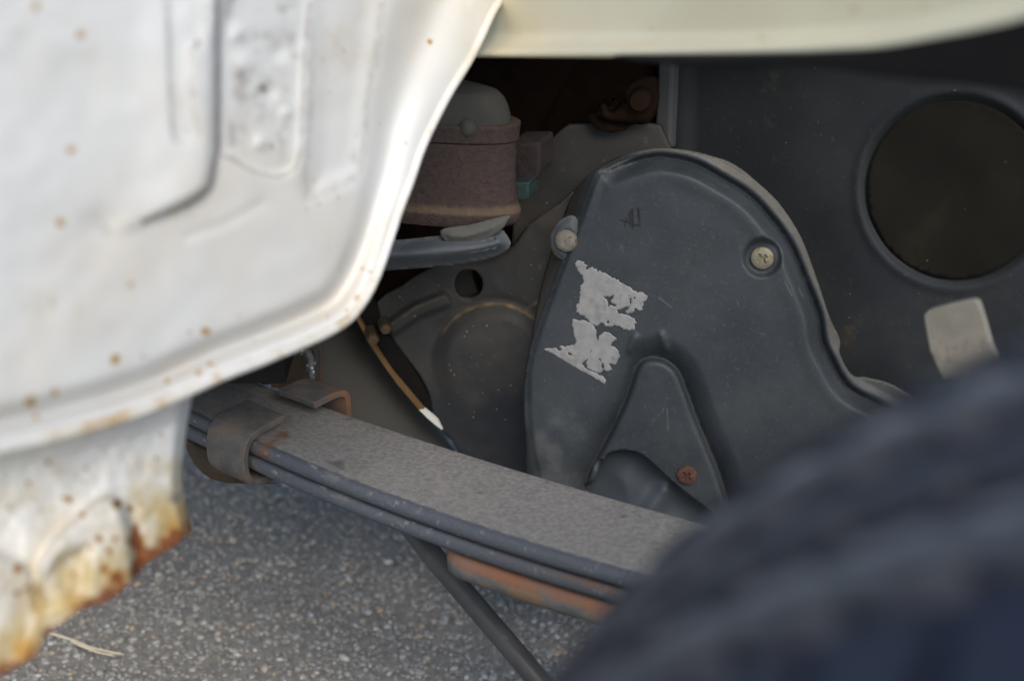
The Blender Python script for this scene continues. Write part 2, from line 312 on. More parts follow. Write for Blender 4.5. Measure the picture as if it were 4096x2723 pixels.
def panel_relief(P):
    e = dseg(P, rim); wd = 98 + 130 * ss(P[:, 1], 900, 0) + 0 * e
    low = ss(P[:, 1], 900, 1400); h = -(.0035 + .0065 * low) * np.exp(-((e - wd) / (wd * .42)) ** 2) + .003 * (1 - ss(e, 0, wd))
    h -= .0018 * ss(sdf(P, pocA), -24, 34) + .0009 * ss(sdf(P, pocC), -22, 30) + .0022 * ss(sdf(P, pocR), -50, 80)
    s = sdf(P, raiD); left = ss(P[:, 0], 480, 800); h += (.0022 * left + .0024) * ss(s, -26, 44) * ss(P[:, 0], 260, 820)
    h += 0.0010 * (vnoise(P, 320, 3) - .5) + .0004 * (vnoise(P, 90, 4) - .5)
    # creases and dents beside the ribs
    h -= .0004 * np.exp(-(dseg(P, dd((430, 545), (520, 515), (600, 470))) / 22) ** 2)
    for x, y, r, a in ((620, 210, 22, -.0012), (600, 330, 16, .0012), (560, 150, 26, .0012), (640, 120, 20, -.001), (545, 80, 18, .001), (660, 260, 14, .001), (230, 520, 40, -.0012)):
        h += a * np.exp(-(np.hypot(P[:, 0] - x * K, P[:, 1] - y * K) / (r * K)) ** 2)
    return h
spots = [(185, 80, 14, .8), (165, 345, 15, .75), (140, 512, 13, .85), (215, 175, 12, .35), (300, 655, 14, .5), (125, 700, 15, .5), (82, 12, 16, .7), (475, 762, 13, .95), (437, 765, 8, .6), (265, 828, 14, .95), (330, 820, 9, .8), (125, 905, 11, .8), (70, 925, 15, .95), (385, 875, 9, .9), (520, 30, 16, .5), (60, 40, 40, .35), (990, 97, 7, .9), (600, 20, 20, .4), (935, 330, 5, .7), (820, 690, 8, .6)]
_r = np.random.default_rng(17); _seam = rim[(rim[:, 1] > 1150) & (rim[:, 0] > 0)]
for _k in range(34):
    _p = _seam[_r.integers(len(_seam))] / K; spots.append((_p[0] + _r.uniform(-12, 6), _p[1] - _r.uniform(4, 95) * _r.random(), _r.uniform(3, 9), _r.uniform(.45, 1)))
def f_spots(P):
    v = np.zeros(len(P))
    for x, y, r, a in spots: v = np.maximum(v, a * np.exp(-(np.hypot(P[:, 0] - x * K, P[:, 1] - y * K) / (r * K)) ** 2))
    return v * (.55 + .8 * vnoise(P, 17, 19))
def f_ochre(P):
    e = dseg(P, rim); low = ss(P[:, 1], 1150, 1500)
    return np.maximum(f_spots(P) * 1.3, (.5 * low + .22) * (1 - ss(e, 5, 60)) * (.4 + 1.0 * vnoise(P, 70, 8)))
def f_grime(P):
    sm = np.zeros(len(P))
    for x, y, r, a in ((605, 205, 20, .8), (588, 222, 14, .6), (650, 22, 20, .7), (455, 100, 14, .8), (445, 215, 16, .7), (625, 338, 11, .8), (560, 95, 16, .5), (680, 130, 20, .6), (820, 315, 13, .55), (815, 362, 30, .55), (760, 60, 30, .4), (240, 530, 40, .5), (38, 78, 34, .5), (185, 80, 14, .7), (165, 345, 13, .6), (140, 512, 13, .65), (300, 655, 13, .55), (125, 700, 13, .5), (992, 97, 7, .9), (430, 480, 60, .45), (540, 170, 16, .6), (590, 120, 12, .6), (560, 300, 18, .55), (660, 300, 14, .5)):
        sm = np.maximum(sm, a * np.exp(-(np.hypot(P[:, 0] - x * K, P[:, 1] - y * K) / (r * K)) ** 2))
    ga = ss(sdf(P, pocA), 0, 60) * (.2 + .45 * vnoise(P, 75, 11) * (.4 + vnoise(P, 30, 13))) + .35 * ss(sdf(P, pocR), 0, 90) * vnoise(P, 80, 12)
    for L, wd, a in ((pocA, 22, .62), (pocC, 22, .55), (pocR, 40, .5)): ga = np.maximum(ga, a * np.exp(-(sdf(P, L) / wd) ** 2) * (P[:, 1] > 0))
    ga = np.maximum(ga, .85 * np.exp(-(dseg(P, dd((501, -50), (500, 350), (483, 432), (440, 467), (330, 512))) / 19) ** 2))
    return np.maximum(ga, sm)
fender = sheet('fender_panel', out, PU, M_paint, veh, panel_relief, 11, thick=.0012, attrs={'ochre': f_ochre, 'grime': f_grime, 'rust': lambda P: f_spots(P) * .35}, label='large white painted wheel arch wall with pressed ribs and rust spots')
hp = PU.hit(rimvis, panel_relief(rimvis))
m = MB(); m.tube(hp, .0019, 10)
RIMP = np.repeat(rimvis, 10, 0)
m.build('hem', M_paint, fender, attrs={'ochre': .1 + .55 * vnoise(RIMP, 45, 21) * (.5 + .5 * ss(RIMP[:, 1], 900, 1500)), 'rust': .3 * vnoise(RIMP, 60, 22), 'stain': .15 + .25 * vnoise(RIMP, 120, 23)})

# --- rusty sill below it
PS = Plane(PU.hit(dd((300, 960)))[0] - PU.n * .020, (.84, -.46, .27))
edge = dd((452, 860), (445, 905), (434, 960), (424, 1040), (420, 1100), (426, 1150), (434, 1192), (444, 1220), (437, 1230), (425, 1236), (410, 1252), (392, 1262), (372, 1276), (350, 1290), (333, 1300), (322, 1318), (312, 1332), (300, 1342), (268, 1370), (235, 1388), (205, 1397), (190, 1402), (170, 1412), (130, 1440), (105, 1468), (90, 1490), (70, 1508), (40, 1532), (-60, 1590))
sil = np.concatenate([smooth(edge, 3, False), dd((-60, 980), (100, 975), (300, 915))])
tabA = smooth(dd((180, 1185), (225, 1148), (258, 1140), (280, 1160), (298, 1200), (310, 1270), (318, 1340), (325, 1420), (60, 1560), (85, 1440), (92, 1380), (82, 1340), (95, 1290), (130, 1235)), 4)
zs = lambda *p: zz(0, 1520, 1.1795, *p)
scoop = smooth(zs((160, 950), (250, 850), (350, 790), (425, 775), (428, 880), (405, 1020), (300, 1110), (205, 1150), (168, 1060)), 4)
tabB = smooth(dd((-80, 1290), (40, 1290), (78, 1330), (88, 1380), (95, 1420), (100, 1500), (60, 1600), (-80, 1640)), 4)
def sill_relief(P):
    h = .010 * ss(sdf(P, tabA), -18, 34) - .005 * ss(sdf(P, scoop), -20, 45) + .004 * ss(sdf(P, tabB), -16, 30) - .004 * np.exp(-(sdf(P, tabA) / 26) ** 2) * ss(P[:, 0], 500, 560)
    e = dseg(P, dd((452, 860), (445, 905), (434, 960), (424, 1040), (420, 1100), (426, 1150), (444, 1220))); h -= .010 * (1 - ss(e, 0, 60)) ** 2
    h += .006 * (1 - ss(dseg(P, rim), 0, 110)) + .002 * (vnoise(P, 120, 31) - .5) + .0009 * (vnoise(P, 36, 32) - .5)
    h -= .004 * ss(P[:, 1], 2250, 2500) * ss(P[:, 0], 300, 100)
    return h
sspots = [(160, 1150, 10, 1), (270, 1160, 13, 1.1), (145, 1145, 7, .8), (300, 1170, 9, 1), (200, 1077, 7, .8), (110, 1065, 9, .7), (40, 1308, 14, .95), (38, 1365, 9, 1), (60, 1355, 7, .9), (65, 1112, 9, .7), (370, 1000, 5, 1), (360, 1055, 5, 1), (283, 968, 9, .8), (228, 1240, 10, 1), (265, 1240, 8, 1), (290, 1245, 5, 1.1), (170, 1322, 7, .9), (75, 1150, 7, .7), (20, 1170, 9, .7), (190, 1185, 9, .9), (210, 1260, 8, .8), (252, 1270, 9, 1), (120, 1170, 6, .8), (325, 1160, 5, 1), (195, 1110, 5, .9), (95, 1175, 7, .7), (240, 1310, 20, .7), (270, 1330, 26, 1.0), (400, 1225, 18, .8)]
def s_spots(P):
    v = np.zeros(len(P))
    for x, y, r, a in sspots: v = np.maximum(v, a * np.exp(-(np.hypot(P[:, 0] - x * K, P[:, 1] - y * K) / (r * K)) ** 2))
    return v
low_edge = smooth(edge[7:], 3, False)
def s_rust(P):
    e = dseg(P, low_edge); n_ = vnoise(P, 60, 41)
    return np.maximum(s_spots(P) * .95, (1 - ss(e, 0, (90 + 120 * ss(P[:, 0], 300, 560)) * (.25 + 1.2 * n_))) * (.5 + .6 * vnoise(P, 35, 42)) + .3 * np.exp(-((sdf(P, tabA) + 12) / 22) ** 2) * ss(P[:, 0], 440, 560) * ss(P[:, 1], 1950, 2150))
def s_ochre(P):
    e = dseg(P, low_edge); r = ss(P[:, 1], 1750, 2250) * ss(P[:, 0], 420, 720)
    return np.maximum(s_spots(P) * 1.3, (1 - ss(e, 40, 330)) * (.3 + .6 * vnoise(P, 100, 43)) + .3 * r * vnoise(P, 50, 44) + .2 * np.exp(-(dseg(P, rim) / 40) ** 2))
def s_stain(P):
    e = dseg(P, low_edge); n_ = vnoise(P, 140, 46); f = ss(P[:, 0], 250, 700)
    v = (1 - ss(e, 60, 460 * (.35 + .9 * n_))) * (.55 + .45 * vnoise(P, 40, 47))
    v = np.maximum(v, .95 * f * ss(P[:, 1], 1600, 2000) * (.45 + .55 * vnoise(P, 60, 48)))
    return np.maximum(v, (.18 + .3 * vnoise(P, 110, 52)) * ss(P[:, 1], 1500, 2000))
def s_grime(P):
    r = ss(P[:, 1], 1750, 2050) * ss(P[:, 0], 520, 740); return r * (.1 + 1.1 * vnoise(P, 14, 45) * vnoise(P, 50, 50) * 1.5)
sheet('sill_panel', sil, PS, M_paint, veh, sill_relief, 9, thick=.0012, attrs={'rust': s_rust, 'ochre': s_ochre, 'grime': s_grime, 'stain': s_stain}, label='white lower sill with brown rust along its ragged bottom edge')

# --- cream beam over the wheel
PT = Plane(at(1950, 100, .67), np.cross(at(3700, 120, .42) - at(1950, 100, .67), (0, 0, -1.0)))
bl = dd((1020, 133), (1250, 133), (1500, 132), (1700, 129), (1830, 126), (1930, 122), (2020, 117), (2100, 106), (2180, 92), (2270, 75), (2370, 53), (2480, 20))
bl = smooth(bl, 4, False); beam = np.concatenate([bl, dd((2600, -160), (1020, -160))])
def beam_relief(P):
    e = dseg(P, bl); return -.014 * (1 - ss(e, -40, 120)) ** 1.5 - .003 * (1 - ss(e, 0, 30)) + .001 * (vnoise(P, 300, 51) - .5)
sheet('arch_beam', beam, PT, M_cream, veh, beam_relief, 14, thick=.002, attrs={'ochre': lambda P: np.max([a * np.exp(-(np.hypot(P[:, 0] - x * K, P[:, 1] - y * K) / (r * K)) ** 2) for x, y, r, a in ((1512, 65, 9, .8), (1762, 99, 15, .75), (1980, 22, 18, .75), (2140, 14, 20, .6), (1610, 30, 14, .4), (1420, 60, 16, .35), (1345, 55, 12, .35), (1870, 70, 14, .35), (2280, 30, 22, .5))], 0)}, label='cream painted beam across the top of the wheel arch')

seal = np.concatenate([bl[(bl[:, 0] > 1440 * K)] + (0, -12), dd((2480, 230), (2370, 205), (2250, 190), (2130, 178), (2040, 166), (1960, 152), (1880, 146), (1800, 149), (1700, 151), (1600, 147), (1500, 138))])
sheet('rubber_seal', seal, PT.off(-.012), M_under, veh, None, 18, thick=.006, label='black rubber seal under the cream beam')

# --- belt cover
PC = vplane(2500, 1300, .75, 14, 4)
face = smooth(np.concatenate([dd((1375, 402), (1400, 392)), q2((520, 748), (640, 716), (730, 716), (850, 745), (970, 808), (1100, 890), (1200, 995), (1290, 1120), (1350, 1260), (1420, 1440)), dd((1900, 784), (1922, 830), (1945, 872), (1975, 900), (2040, 935), (2120, 1000), (2120, 1260), (1240, 1260), (1238, 1110), (1226, 1045), (1217, 980), (1214, 900), (1218, 842), (1236, 775), (1262, 700), (1290, 625), (1322, 540), (1348, 470))]), 5)
flange = smooth(np.concatenate([dd((1330, 430), (1378, 388)), q2((500, 720), (620, 690), (720, 684), (850, 700), (1000, 750), (1130, 840), (1240, 950), (1330, 1090), (1400, 1270), (1460, 1450), (1510, 1570)), dd((1935, 815), (1962, 862), (2000, 872), (2060, 890), (2150, 950), (2200, 1000), (2200, 1300), (1200, 1300), (1212, 1110), (1208, 1000), (1206, 900), (1212, 840), (1226, 770), (1240, 690), (1262, 605), (1290, 520))]), 5)
vee = smooth(q4((385, 558), (410, 510), (470, 395), (520, 290), (548, 215), (570, 145), (600, 98), (650, 84), (705, 96), (750, 130), (775, 172), (805, 250), (850, 375), (905, 505), (945, 605), (985, 730), (1050, 900), (700, 1000), (330, 900), (350, 640)), 4)
arch = smooth(q4((335, 700), (362, 640), (388, 562), (412, 536), (460, 511), (520, 504), (580, 515), (625, 543), (700, 612), (780, 682), (860, 745), (945, 805), (1080, 900), (1080, 1000), (330, 1000)), 4)
SCR = [(3050, 1030), (2255, 962), (2748, 1898)]
SCR[2] = tuple(q4((807, 617))[0])
def cover_h(P):
    sf = sdf(P, face); x, y = P.T
    right = ss(x, 2360, 2560)
    lw = 80 * (1 - right); wall = np.maximum(lw, 20)
    hl = -.024 * ss(-sf, 0, wall) - .0025 * (1 - ss(sf, 0, 26)) ** 2
    hr = -.014 * (1 - ss(sf, 6, 74)) + .0055 * (1 - ss(sf, -10, 12)) + .0006 * np.exp(-((sf - 90) / 30) ** 2) - .002 * ss(-sf, 14, 50)
    h = hl * (1 - right) + hr * right
    sv = sdf(P, vee); h = h - np.where(sv > 0,   .0012 * (1 - ss(sv, 0, 30)) + .0032 * (1 - ss(sv, 0, 13)) + .0008, (.0105) * np.clip(1 - (-sv) / 95, 0, 1) ** 1.7) * ss(sf, 0, 60)
    for a, b, s in (((1463, 778), (1452, 806), 9), ((1523, 772), (1534, 806), 9)): h += .0018 * np.exp(-(dseg(P, dd(a, b)) / (s * K)) ** 2)
    r = np.hypot(x - SCR[0][0], y - SCR[0][1]); h -= .006 * (1 - ss(r, 62, 84))
    h += .0006 * (vnoise(P, 400, 61) - .5)
    return h
def cover_mark(P):
    v = np.zeros(len(P))
    for a, b, wd in ((((2528, 838)), (2530, 910), 8), ((2505, 870), (2500, 905), 6), ((2552, 835), (2558, 890), 8), ((2480, 880), (2560, 905), 6), ((2516, 850), (2518, 900), 5)): v = np.maximum(v, np.exp(-(dseg(P, np.array([a, b], float)) / wd) ** 2))
    return v
def cover_dust_light(P):
    sf = sdf(P, face); x, y = P.T; return .75 * ss(-sf, 4, 24) * ss(y, 2000, 1300) + .35 * ss(x, 2500, 2300) * ss(-sf, 0, 30)  # dust on the left wall, plus pale tone painting the lit flange
_r = np.random.default_rng(5); SCRATCH = []
for _k in range(26):
    _x, _y = _r.uniform(2250, 3350), _r.uniform(720, 2000); _a = _r.normal(.9, .7); _l = _r.uniform(15, 90); SCRATCH.append((np.array([[_x, _y], [_x + _l * math.cos(_a), _y + _l * math.sin(_a)]]), _r.uniform(3, 6), _r.uniform(.5, .95)))
def cover_scuff(P):
    v = np.zeros(len(P))
    for L, wd, a in SCRATCH: v = np.maximum(v, a * np.exp(-(dseg(P, L) / wd) ** 2))
    x, y = P.T; return np.maximum(v, .62 * ss(y, 1300, 1750) * ss(x, 2500, 2250) * (.5 + .8 * vnoise(P, 60, 63)))
cover = sheet('belt_cover', flange, PC, M_plastic, veh, cover_h, 7, [arch], .0025, {'mark': cover_mark, 'dust': cover_dust_light, 'scuff': cover_scuff}, chains=[offset(vee, .01), offset(vee, 6.5), offset(vee, 13), offset(vee, -7), offset(face, .01), offset(face, 12), offset(face, -10)], label='dusty black plastic belt cover with a rounded top and V-shaped boss')
inn = smooth(q4((300, 760), (345, 640), (370, 540), (420, 480), (520, 450), (640, 470), (760, 560), (900, 700), (1100, 880), (1100, 1040), (300, 1040)), 4)
def inner_h(P):
    s = dseg(P, arch, True); x, y = P.T
    return -.013 + .006 * ss(s, 10, 200) + .003 * np.exp(-(dseg(P, q4((700, 700), (640, 780))) / 40) ** 2)
sheet('inner_cover', inn, PC, M_inner, cover, inner_h, 10, thick=.002, label='smooth bluish black inner cover behind the arched opening')
def screw(c, r, m, label, tilt=0, washer=None, cross=True):
    n = n_ = PC.n; h0 = float(cover_h(np.array([c], float))[0]); base = PC.hit([c], h0)[0] - n_ * h0; rr = r * ((base - CAM) @ FWD) / FPX
    V = []; F = []; nr, ns = 12, 40; ca, sa = math.cos(R(40 + tilt)), math.sin(R(40 + tilt))
    for i in range(nr + 1):
        q = i / nr
        for k in range(ns):
            a = 2 * math.pi * k / ns; x, y = q * math.cos(a), q * math.sin(a); u, v = x * ca + y * sa, -x * sa + y * ca
            z = .34 * math.sqrt(max(1 - (q * .96) ** 2, 0)) if i < nr else -.3
            if cross and max(abs(u), abs(v)) < .46 and min(abs(u), abs(v)) < .11: z -= .22
            V.append(base + n * (h0 + .0005 + z * rr) + PC.ex * x * rr + PC.ey * y * rr)
    F = [[i * ns + k, i * ns + (k + 1) % ns, (i + 1) * ns + (k + 1) % ns, (i + 1) * ns + k][::-1] for i in range(nr) for k in range(ns)]
    s = obj('screw', V, F, m, cover, label=label, auto=50)
    return base + n * h0, rr
screw(SCR[0], 49, M_zinc, 'yellowed zinc screw near the top of the belt cover')
screw(SCR[2], 42, M_rustscrew, 'brown rusted screw beside the arched opening', 10)
# ear on the left-hand edge with its own screw
ear = smooth(np.array([(2300, 866), (2262, 868), (2222, 900), (2200, 950), (2206, 1000), (2232, 1032), (2262, 1040), (2280, 1015), (2310, 985), (2325, 920)], float), 4)
PE = PC.off(.001)
sheet('lug', ear, PE, M_greymetal, cover, lambda P: -.004 * ss(sdf(P, ear), 34, 0) - .002 * (1 - ss(np.hypot(P[:, 0] - 2262, P[:, 1] - 965), 40, 52)), 6, thick=.006, attrs={'dust': lambda P: 0 * P[:, 0]}, label='grey screw lug on the edge of the belt cover')
b0 = PE.hit([(2262, 965)])[0]; rr = 47 * .75 / FPX
MB().lathe(b0 - PE.n * .003, PE.n, [(-.002, rr), (.0025, rr), (.0042, rr * .86), (.005, rr * .6), (.0052, rr * .3), (.0048, 0)], 28).build('screw', M_patchscrew, cover, label='half rusted screw on the left-hand lug')
Zs = lambda *p: zz(2100, 950, 2.4117, *p)
def jag(L, amp, seed):
    L = resample(L, 3.5); return L + np.stack([(vnoise(L, 6, seed) - .5), (vnoise(L, 6, seed + 1) - .5)], 1) * amp * 1.5
stk_a = jag(Zs((480, 280), (500, 228), (535, 228), (580, 250), (598, 275), (590, 303), (615, 292), (650, 290), (690, 305), (700, 342), (712, 322), (760, 340), (830, 375), (900, 415), (965, 460), (1000, 470), (1045, 505), (1085, 530), (1110, 520), (1180, 565), (1170, 600), (1135, 630), (1145, 650), (1130, 690), (1110, 712), (1055, 688), (1058, 715), (1000, 737), (968, 720), (985, 690), (1028, 658), (1010, 650), (998, 676), (950, 682), (892, 690), (900, 735), (985, 745), (1050, 780), (1072, 815), (1060, 845), (1050, 880), (1010, 905), (950, 875), (880, 843), (845, 858), (780, 858), (755, 832), (730, 820), (705, 860), (660, 845), (610, 805), (580, 785), (575, 760), (530, 750), (495, 710), (490, 665), (515, 640), (525, 560), (530, 470), (560, 430), (555, 370), (525, 340)), 6, 71)
ho_a = [jag(Zs((745, 570), (800, 577), (862, 555), (840, 592), (825, 606), (838, 632), (878, 648), (870, 662), (832, 652), (810, 668), (800, 620), (775, 592)), 4, 73), jag(Zs((1008, 590), (1024, 588), (1026, 640), (1012, 640)), 3, 75), jag(Zs((1048, 568), (1062, 578), (1056, 596), (1046, 588)), 2, 77), jag(Zs((792, 805), (806, 806), (812, 828), (792, 826)), 2, 78)]
stk_b = jag(Zs((455, 800), (470, 783), (520, 797), (580, 800), (625, 815), (665, 850), (685, 900), (690, 960), (700, 990), (710, 950), (760, 915), (800, 912), (840, 940), (890, 970), (880, 990), (835, 1010), (830, 1035), (880, 1065), (905, 1100), (915, 1140), (895, 1190), (865, 1230), (810, 1215), (845, 1280), (790, 1290), (762, 1275), (740, 1292), (715, 1307), (650, 1290), (600, 1262), (588, 1205), (605, 1165), (575, 1190), (545, 1220), (600, 1272), (700, 1314), (760, 1340), (785, 1390), (765, 1412), (500, 1262), (350, 1175), (175, 1072), (300, 1062), (330, 1090), (355, 1085), (330, 1050), (350, 1038), (380, 1050), (475, 1035), (490, 1000), (470, 930), (455, 860)), 4, 81)
ho_b = [jag(Zs((415, 1108), (432, 1112), (462, 1138), (440, 1134), (418, 1134)), 2, 83), jag(Zs((742, 1210), (758, 1222), (764, 1252), (748, 1275), (738, 1245)), 2, 84), jag(Zs((706, 1168), (722, 1172), (732, 1196), (718, 1188)), 2, 85)]
for L, H in ((stk_a, ho_a), (stk_b, ho_b)):
    sheet('sticker', L, PC, M_sticker, cover, lambda P: cover_h(P) + .00022, 6, H, .00006, label='torn remains of a silver-grey sticker')

# --- cast engine plate behind the cover
PP = vplane(2000, 1300, .80, 14)
pl = smooth(dd((868, 698), (925, 660), (990, 618), (1100, 596), (1180, 566), (1210, 525), (1290, 470), (1345, 440), (1450, 560), (1450, 1240), (1060, 1240), (1058, 1045), (1024, 1000), (1000, 968), (990, 912), (965, 862), (930, 815), (898, 768)), 2)
hole = smooth(np.stack([(1079 + 33 * np.cos(np.arange(0, 6.28, .4))) * K, (656 + 37 * np.sin(np.arange(0, 6.28, .4))) * K], 1), 2)
dc = np.array((1138, 838)) * K
def plate_h(P):
    r = np.hypot(*(P - dc).T) / K
    h = .007 * ss(r, 148, 100) * ss(P[:, 1] / K, 980, 780) - .0015 * np.exp(-((r - 148) / 10) ** 2) * ss(P[:, 1] / K, 900, 760) - .006 * ss(P[:, 1], 1600, 1900)
    rd = dseg(P, dd((905, 752), (960, 715), (1020, 692))) / K; h += .006 * (1 - ss(rd, 8, 26)) * (P[:, 0] > 0)
    r2 = np.hypot(P[:, 0] / K - 1085, P[:, 1] / K - 480); h -= .005 * np.exp(-((r2 - 118) / 12) ** 2)
    return h + .0012 * (vnoise(P, 60, 91) - .5)
def plate_dust(P):
    r = np.hypot(*(P - dc).T) / K; t = .85 * np.exp(-((r - 138) / 7) ** 2) * ss(P[:, 1] / K, 860, 720)
    t = np.maximum(t, .6 * np.exp(-(dseg(P, dd((905, 745), (960, 708), (1020, 684))) / (7 * K)) ** 2)); t = np.maximum(t, .7 * np.exp(-(dseg(P, dd((1200, 720), (1225, 705), (1245, 688))) / (7 * K)) ** 2))
    return t * (.6 + .5 * vnoise(P, 30, 93))
eplate = sheet('engine_plate', pl, PP, M_cast, veh, plate_h, 9, [hole], .004, {'dust': plate_dust, 'oil': lambda P: ss(P[:, 1] / K, 800, 960) * (.6 + .4 * vnoise(P, 90, 94))}, label='dusty brown-grey cast plate with a round hole and a domed boss')

hb = PP.off(-.016)
MB().prism(hb.hit(dd((1030, 600), (1075, 600), (1112, 712), (1030, 712))), -hb.n * .003).build('bracket', M_cast, veh, smooth_shade=False, attrs={'dust': np.zeros(8), 'oil': np.zeros(8)})

# --- dark engine metal deep inside
PB = PP.off(-.05)
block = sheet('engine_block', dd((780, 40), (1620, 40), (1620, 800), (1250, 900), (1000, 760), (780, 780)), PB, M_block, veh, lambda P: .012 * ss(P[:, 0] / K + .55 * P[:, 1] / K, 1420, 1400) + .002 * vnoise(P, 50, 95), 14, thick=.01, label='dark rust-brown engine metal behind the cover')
gp = PP.off(-.022)
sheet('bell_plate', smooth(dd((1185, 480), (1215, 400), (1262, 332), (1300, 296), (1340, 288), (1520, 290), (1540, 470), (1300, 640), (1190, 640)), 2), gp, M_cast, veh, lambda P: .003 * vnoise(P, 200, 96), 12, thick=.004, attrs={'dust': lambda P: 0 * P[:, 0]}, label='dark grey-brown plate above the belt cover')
bp_ = PP.off(-.012); zb = lambda *p: zz(2200, 200, 2.613, *p)
brk = smooth(zb((620, 760), (500, 690), (520, 600), (570, 560), (640, 640), (740, 560), (850, 470), (880, 350), (960, 275), (1060, 275), (1130, 330), (1130, 600), (1060, 740), (960, 780)), 3)
bolt_br = sheet('bolt_bracket', brk, bp_, M_block, veh, lambda P: .004 * ss(dseg(P, brk, True), 0, 20), 10, thick=.012, label='rusty bracket clamped under a round-headed bolt')
c = bp_.hit(zb((985, 460)))[0]; rr = 110 / 2.613 * .78 / FPX
MB().lathe(c + bp_.n * .003, bp_.n, [(0, rr * 1.5), (.002, rr * 1.5), (.0025, rr * 1.02), (.009, rr), (.0105, rr * .86), (.011, 0)], 28).build('bolt', M_block, bolt_br, auto=35)

# --- rubber engine mount with rusty drum
PM = vplane(1800, 700, .722, 20)
def mp(x, y): return PM.hit(zz(1400, 200, 1.568, (x, y)))[0]
mnt = empty('engine_mount', mp(700, 700), veh, label='rusty brown drum mount with grey rubber dome and plate')
def drum(name, pts, m, dep=.05, seg=40, **k):
    """body of revolution cut to the half-outline given by (y, right edge x), axis at x=axis"""
    return k
AX = 280                                                                  # axis of the mount in the zoomed picture
def lathe_mount(name, prof, m, squash=.3, dust=None, ax=AX, tilt=0):
    o = mp(ax, 700); sx = np.linalg.norm(mp(ax + 100, 700) - o) / 100; sy = np.linalg.norm(mp(ax, 800) - o) / 100
    mb = MB(); P = [(-(y - 700) * sy, max((x - ax), 0) * sx) for x, y in prof]
    n = 64; V = []; mlen = len(P)
    for k in range(n):
        a = 2 * math.pi * k / n
        for h, r in P: V.append(o + Z * (h - tilt * r * math.cos(a)) * 1.0 + PM.ex * r * math.cos(a) - PM.n * (r * math.sin(a)) * squash)
    F = [[k * mlen + j, k * mlen + j + 1, ((k + 1) % n) * mlen + j + 1, ((k + 1) % n) * mlen + j][::-1] for k in range(n) for j in range(mlen - 1)]
    at_ = {'dust': np.tile([0.0] * mlen if dust is None else dust, n)}
    return obj(name, V, F, m, mnt, attrs=at_, auto=50)
def dense(prof, k=5): return [tuple(p) for p in resample(np.array(prof, float), k, False)]
M_cap = mat('dull_grey_cap', (.036, .036, .032), (.054, .051, .042), 50, .9, bump=.3, layers=((30, (.062, .055, .041), .55, .15), (80, (.038, .039, .038), .6, .12)))
lathe_mount('rubber_dome', [(AX, 196), (700, 197), (860, 203), (912, 215), (945, 245), (968, 290), (980, 340), (985, 400), (AX, 400)], M_cap)
lathe_mount('flange', [(AX, 378), (1040, 380), (1036, 420), (1032, 480), (1000, 484), (AX, 490)], M_drum, dust=[0, .6, .2, .3, .2, 0])
pr = [(AX, 484), (1018, 490), (1016, 600), (1014, 700), (1016, 800), (1022, 840), (1032, 880), (1042, 905), (1045, 930), (1042, 965), (1010, 992), (AX, 997)]
lathe_mount('drum', pr, M_drum, dust=[0, 0, 0, 0, 0, .3, .75, .8, .2, 0, 0, 0])
pad = smooth(zz(1400, 200, 1.568, (585, 1122), (760, 1095), (985, 1040), (980, 1085), (952, 1125), (900, 1165), (800, 1205), (720, 1225), (640, 1220), (592, 1196), (568, 1160)), 4)
sheet('rubber_pad', pad, PM.off(.016), M_rubber, mnt, lambda P: .006 * ss(sdf(P, pad), 0, 80), 8, thick=.0025)
# domed rivet head on the flange
for (x, y, r) in ((800, 440, 58),):
    c = mp(x, y); rr = r / 1.568 * .75 / FPX; off = math.sqrt(max(1 - ((x - AX) / 760) ** 2, .05)) * 760 / 1.568 * .75 / FPX * .3
    MB().lathe(c + PM.n * (off - .001), PM.n + .3 * Z, [(0, rr), (.0015, rr * .9), (.003, rr * .6), (.0037, 0)], 20).build('rivet', M_cap, mnt)
# lower grey support plate: a dished rim
sup = smooth(zz(1400, 200, 1.568, (60, 1180), (300, 1190), (560, 1165), (760, 1155), (930, 1130), (975, 1150), (1003, 1195), (1005, 1225), (975, 1265), (880, 1305), (720, 1340), (520, 1362), (300, 1378), (60, 1380)), 4)
PMs = PM.off(.012)
sheet('support_plate', sup, PMs, M_greymetal, mnt, lambda P: .012 * ss(sdf(P, sup), 0, 60) - .010 * ss(sdf(P, sup), 62, 110), 8, thick=.004, attrs={'dust': lambda P: .7 * (1 - ss(sdf(P, sup), 0, 14))})
# small side block and teal nut
M_block2 = mat('dark_brown_casting', (.022, .015, .014), (.035, .024, .022), 200, .85, bump=.6)
blk = zz(1400, 200, 1.568, (1000, 585), (1190, 583), (1196, 640), (1190, 760), (1178, 800), (1150, 825), (1000, 825)); P_ = PM.off(-.012)
MB().prism(P_.hit(blk), -PM.n * .02).build('side_block', M_block2, mnt, smooth_shade=False, bevel=.0015, attrs=None)
nut = zz(1400, 200, 1.568, (1015, 835), (1130, 830), (1120, 860), (1122, 935), (1090, 945), (1040, 945), (1030, 920)); P_ = PM.off(-.004)
MB().prism(P_.hit(nut), -PM.n * .014).build('nut', M_teal, mnt, smooth_shade=False, bevel=.0008, label='small teal-green plated nut')

